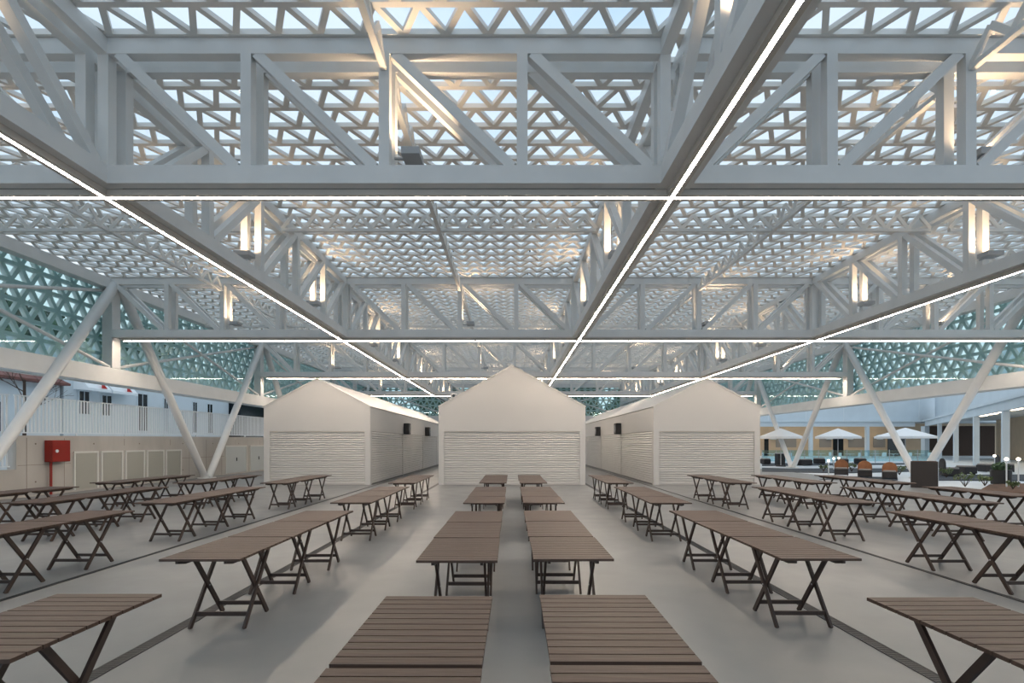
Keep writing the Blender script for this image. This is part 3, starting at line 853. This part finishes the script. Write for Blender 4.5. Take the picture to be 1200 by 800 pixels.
def bollard(px, py, h, label):
    x, y = G(px, py)
    e = empty('garden_lamp', (x, y, 0), label, 'lamp', 'slim white garden lamps')
    MB().tube((0, 0, 0), (0, 0, h), .025, n=10).obj('pole', 'fence', e)
    MB().lathe((0, 0, h+.05), [(.001, -.07), (.05, -.05), (.07, 0), (.05, .05), (.001, .07)], 14).obj('globe', 'bulb', e, smooth=True)
for px, py, h, l in ((1165.5, 557, 1.05, 'slim lamp with globe standing in the round planter area'), (1179.5, 571, 1.1, 'slim globe lamp on the soil, first of the pair'), (1193.5, 571, 1.1, 'slim globe lamp on the soil, outer one of the pair'),
                    (971, 556, .75, 'slim globe lamp beside the first tan-backed chair'), (977, 550, .7, 'slim globe lamp behind the first tan-backed chair'), (983, 549, .7, 'slim globe lamp under the middle parasol')):
    bollard(px, py, h, l)
# beds
def bed(pts, name, m, z, label):
    p = [G(*q) for q in pts]; mb = MB(); mb.prism(p, 'z', -.02, z*.4); o = mb.obj(name, m)
    return tag(o, label, 'bed', 'planting beds in the garden')
bed([(893, 552.5), (990, 554), (1072, 552), (1068, 549), (985, 548.5), (930, 549), (893, 548)], 'gravel_bed', 'gravel', .04, 'long dark gravel bed at the foot of the V column')
bed([(893, 545.5), (1060, 544), (1060, 542.6), (893, 542.6)], 'gravel_bed', 'gravel', .06, 'narrow dark gravel bed before the terrace')
bed([(1100, 562.5), (1200, 563), (1205, 563), (1205, 556), (1140, 556), (1100, 557)], 'gravel_bed', 'gravel', .04, 'dark gravel bed behind the big planter')
bed([(960, 562), (1052, 562.5), (1052, 559), (985, 558)], 'gravel_bed', 'gravel', .03, 'dark gravel bed under the tan-backed chairs')
bed([(1148, 575), (1200, 578), (1290, 580), (1290, 567), (1200, 567), (1160, 568)], 'soil_bed', 'soil', .08, 'brown soil bed with tufts by the outermost tables')
def plant(px, py, s, n, label, m='leaf2'):
    x, y = G(px, py)
    e = empty('garden_plant', (x, y, .03), label, 'plant', 'young garden plants')
    st = MB(); lf = MB()
    for i in range(7):
        a = i*.9; q = Vector((math.cos(a)*s*.4, math.sin(a)*s*.4, s*random.uniform(.6, 1)))
        st.tube((0, 0, 0), q, .012, .006, n=5); leaves(lf, q, s*.22, s*.22, n//7, .05)
    st.obj('stem', 'bark', e); lf.obj('foliage', m, e, fix=False)
for px, py, s, l in ((1131, 571, .75, 'green tuft right behind the tables, beside the big planter'), (1154, 570, .5, 'small green plant at the edge of the brown soil'), (1054, 557, .6, 'small plant between tan-backed chair and column foot'),
                     (998, 553, .6, 'small plant between the first two tan-backed chairs'), (1109, 560, .6, 'bushy plant in front of the dark wicker chair'), (965, 553, .5, 'small plant beside the slim lamp near the kiosk'), (1187, 574, .4, 'low tuft on the brown soil')):
    plant(px, py, s*.8, 90, l)

# ------------------------------------------------------------------ sky
wd_ = bpy.data.worlds.new('sky'); bpy.context.scene.world = wd_; wd_.use_nodes = True
nt = wd_.node_tree; bg = nt.nodes['Background']
tc = nt.nodes.new('ShaderNodeTexCoord'); mp = nt.nodes.new('ShaderNodeMapping'); mp.inputs['Scale'].default_value = (1, 1, 2.2)
n = nt.nodes.new('ShaderNodeTexNoise'); n.inputs['Scale'].default_value = 1.6; n.inputs['Detail'].default_value = 5
r = nt.nodes.new('ShaderNodeValToRGB'); r.color_ramp.elements[0].position = .30; r.color_ramp.elements[1].position = .52
r.color_ramp.elements[0].color = (.40, .65, .96, 1); r.color_ramp.elements[1].color = (.84, .93, 1.0, 1)
nt.links.new(tc.outputs['Generated'], mp.inputs['Vector']); nt.links.new(mp.outputs['Vector'], n.inputs['Vector'])
nt.links.new(n.outputs['Fac'], r.inputs['Fac']); nt.links.new(r.outputs['Color'], bg.inputs['Color'])
bg.inputs['Strength'].default_value = 1.1

# ------------------------------------------------------------------ camera
cd = bpy.data.cameras.new('camera'); cam = bpy.data.objects.new('camera', cd); COL.objects.link(cam)
cam.location = (0, 0, H); cam.rotation_euler = (R(90), 0, 0)
cd.sensor_width = 36; cd.sensor_fit = 'HORIZONTAL'; cd.lens = F/1200*36; cd.shift_y = (HY-400)/1200; cd.clip_end = 400; cd.clip_start = .05
sc = bpy.context.scene; sc.camera = cam
sc.view_settings.view_transform = 'Standard'; sc.view_settings.look = 'None'
sc.view_settings.gamma = 1; sc.view_settings.use_curve_mapping = False; sc.view_settings.exposure = .0
sc.cycles.use_denoising = True
sc.cycles.max_bounces = 6; sc.cycles.caustics_reflective = False; sc.cycles.caustics_refractive = False; sc.cycles.use_light_tree = True; sc.cycles.transparent_max_bounces = 12
sc.cycles.sample_clamp_indirect = 4
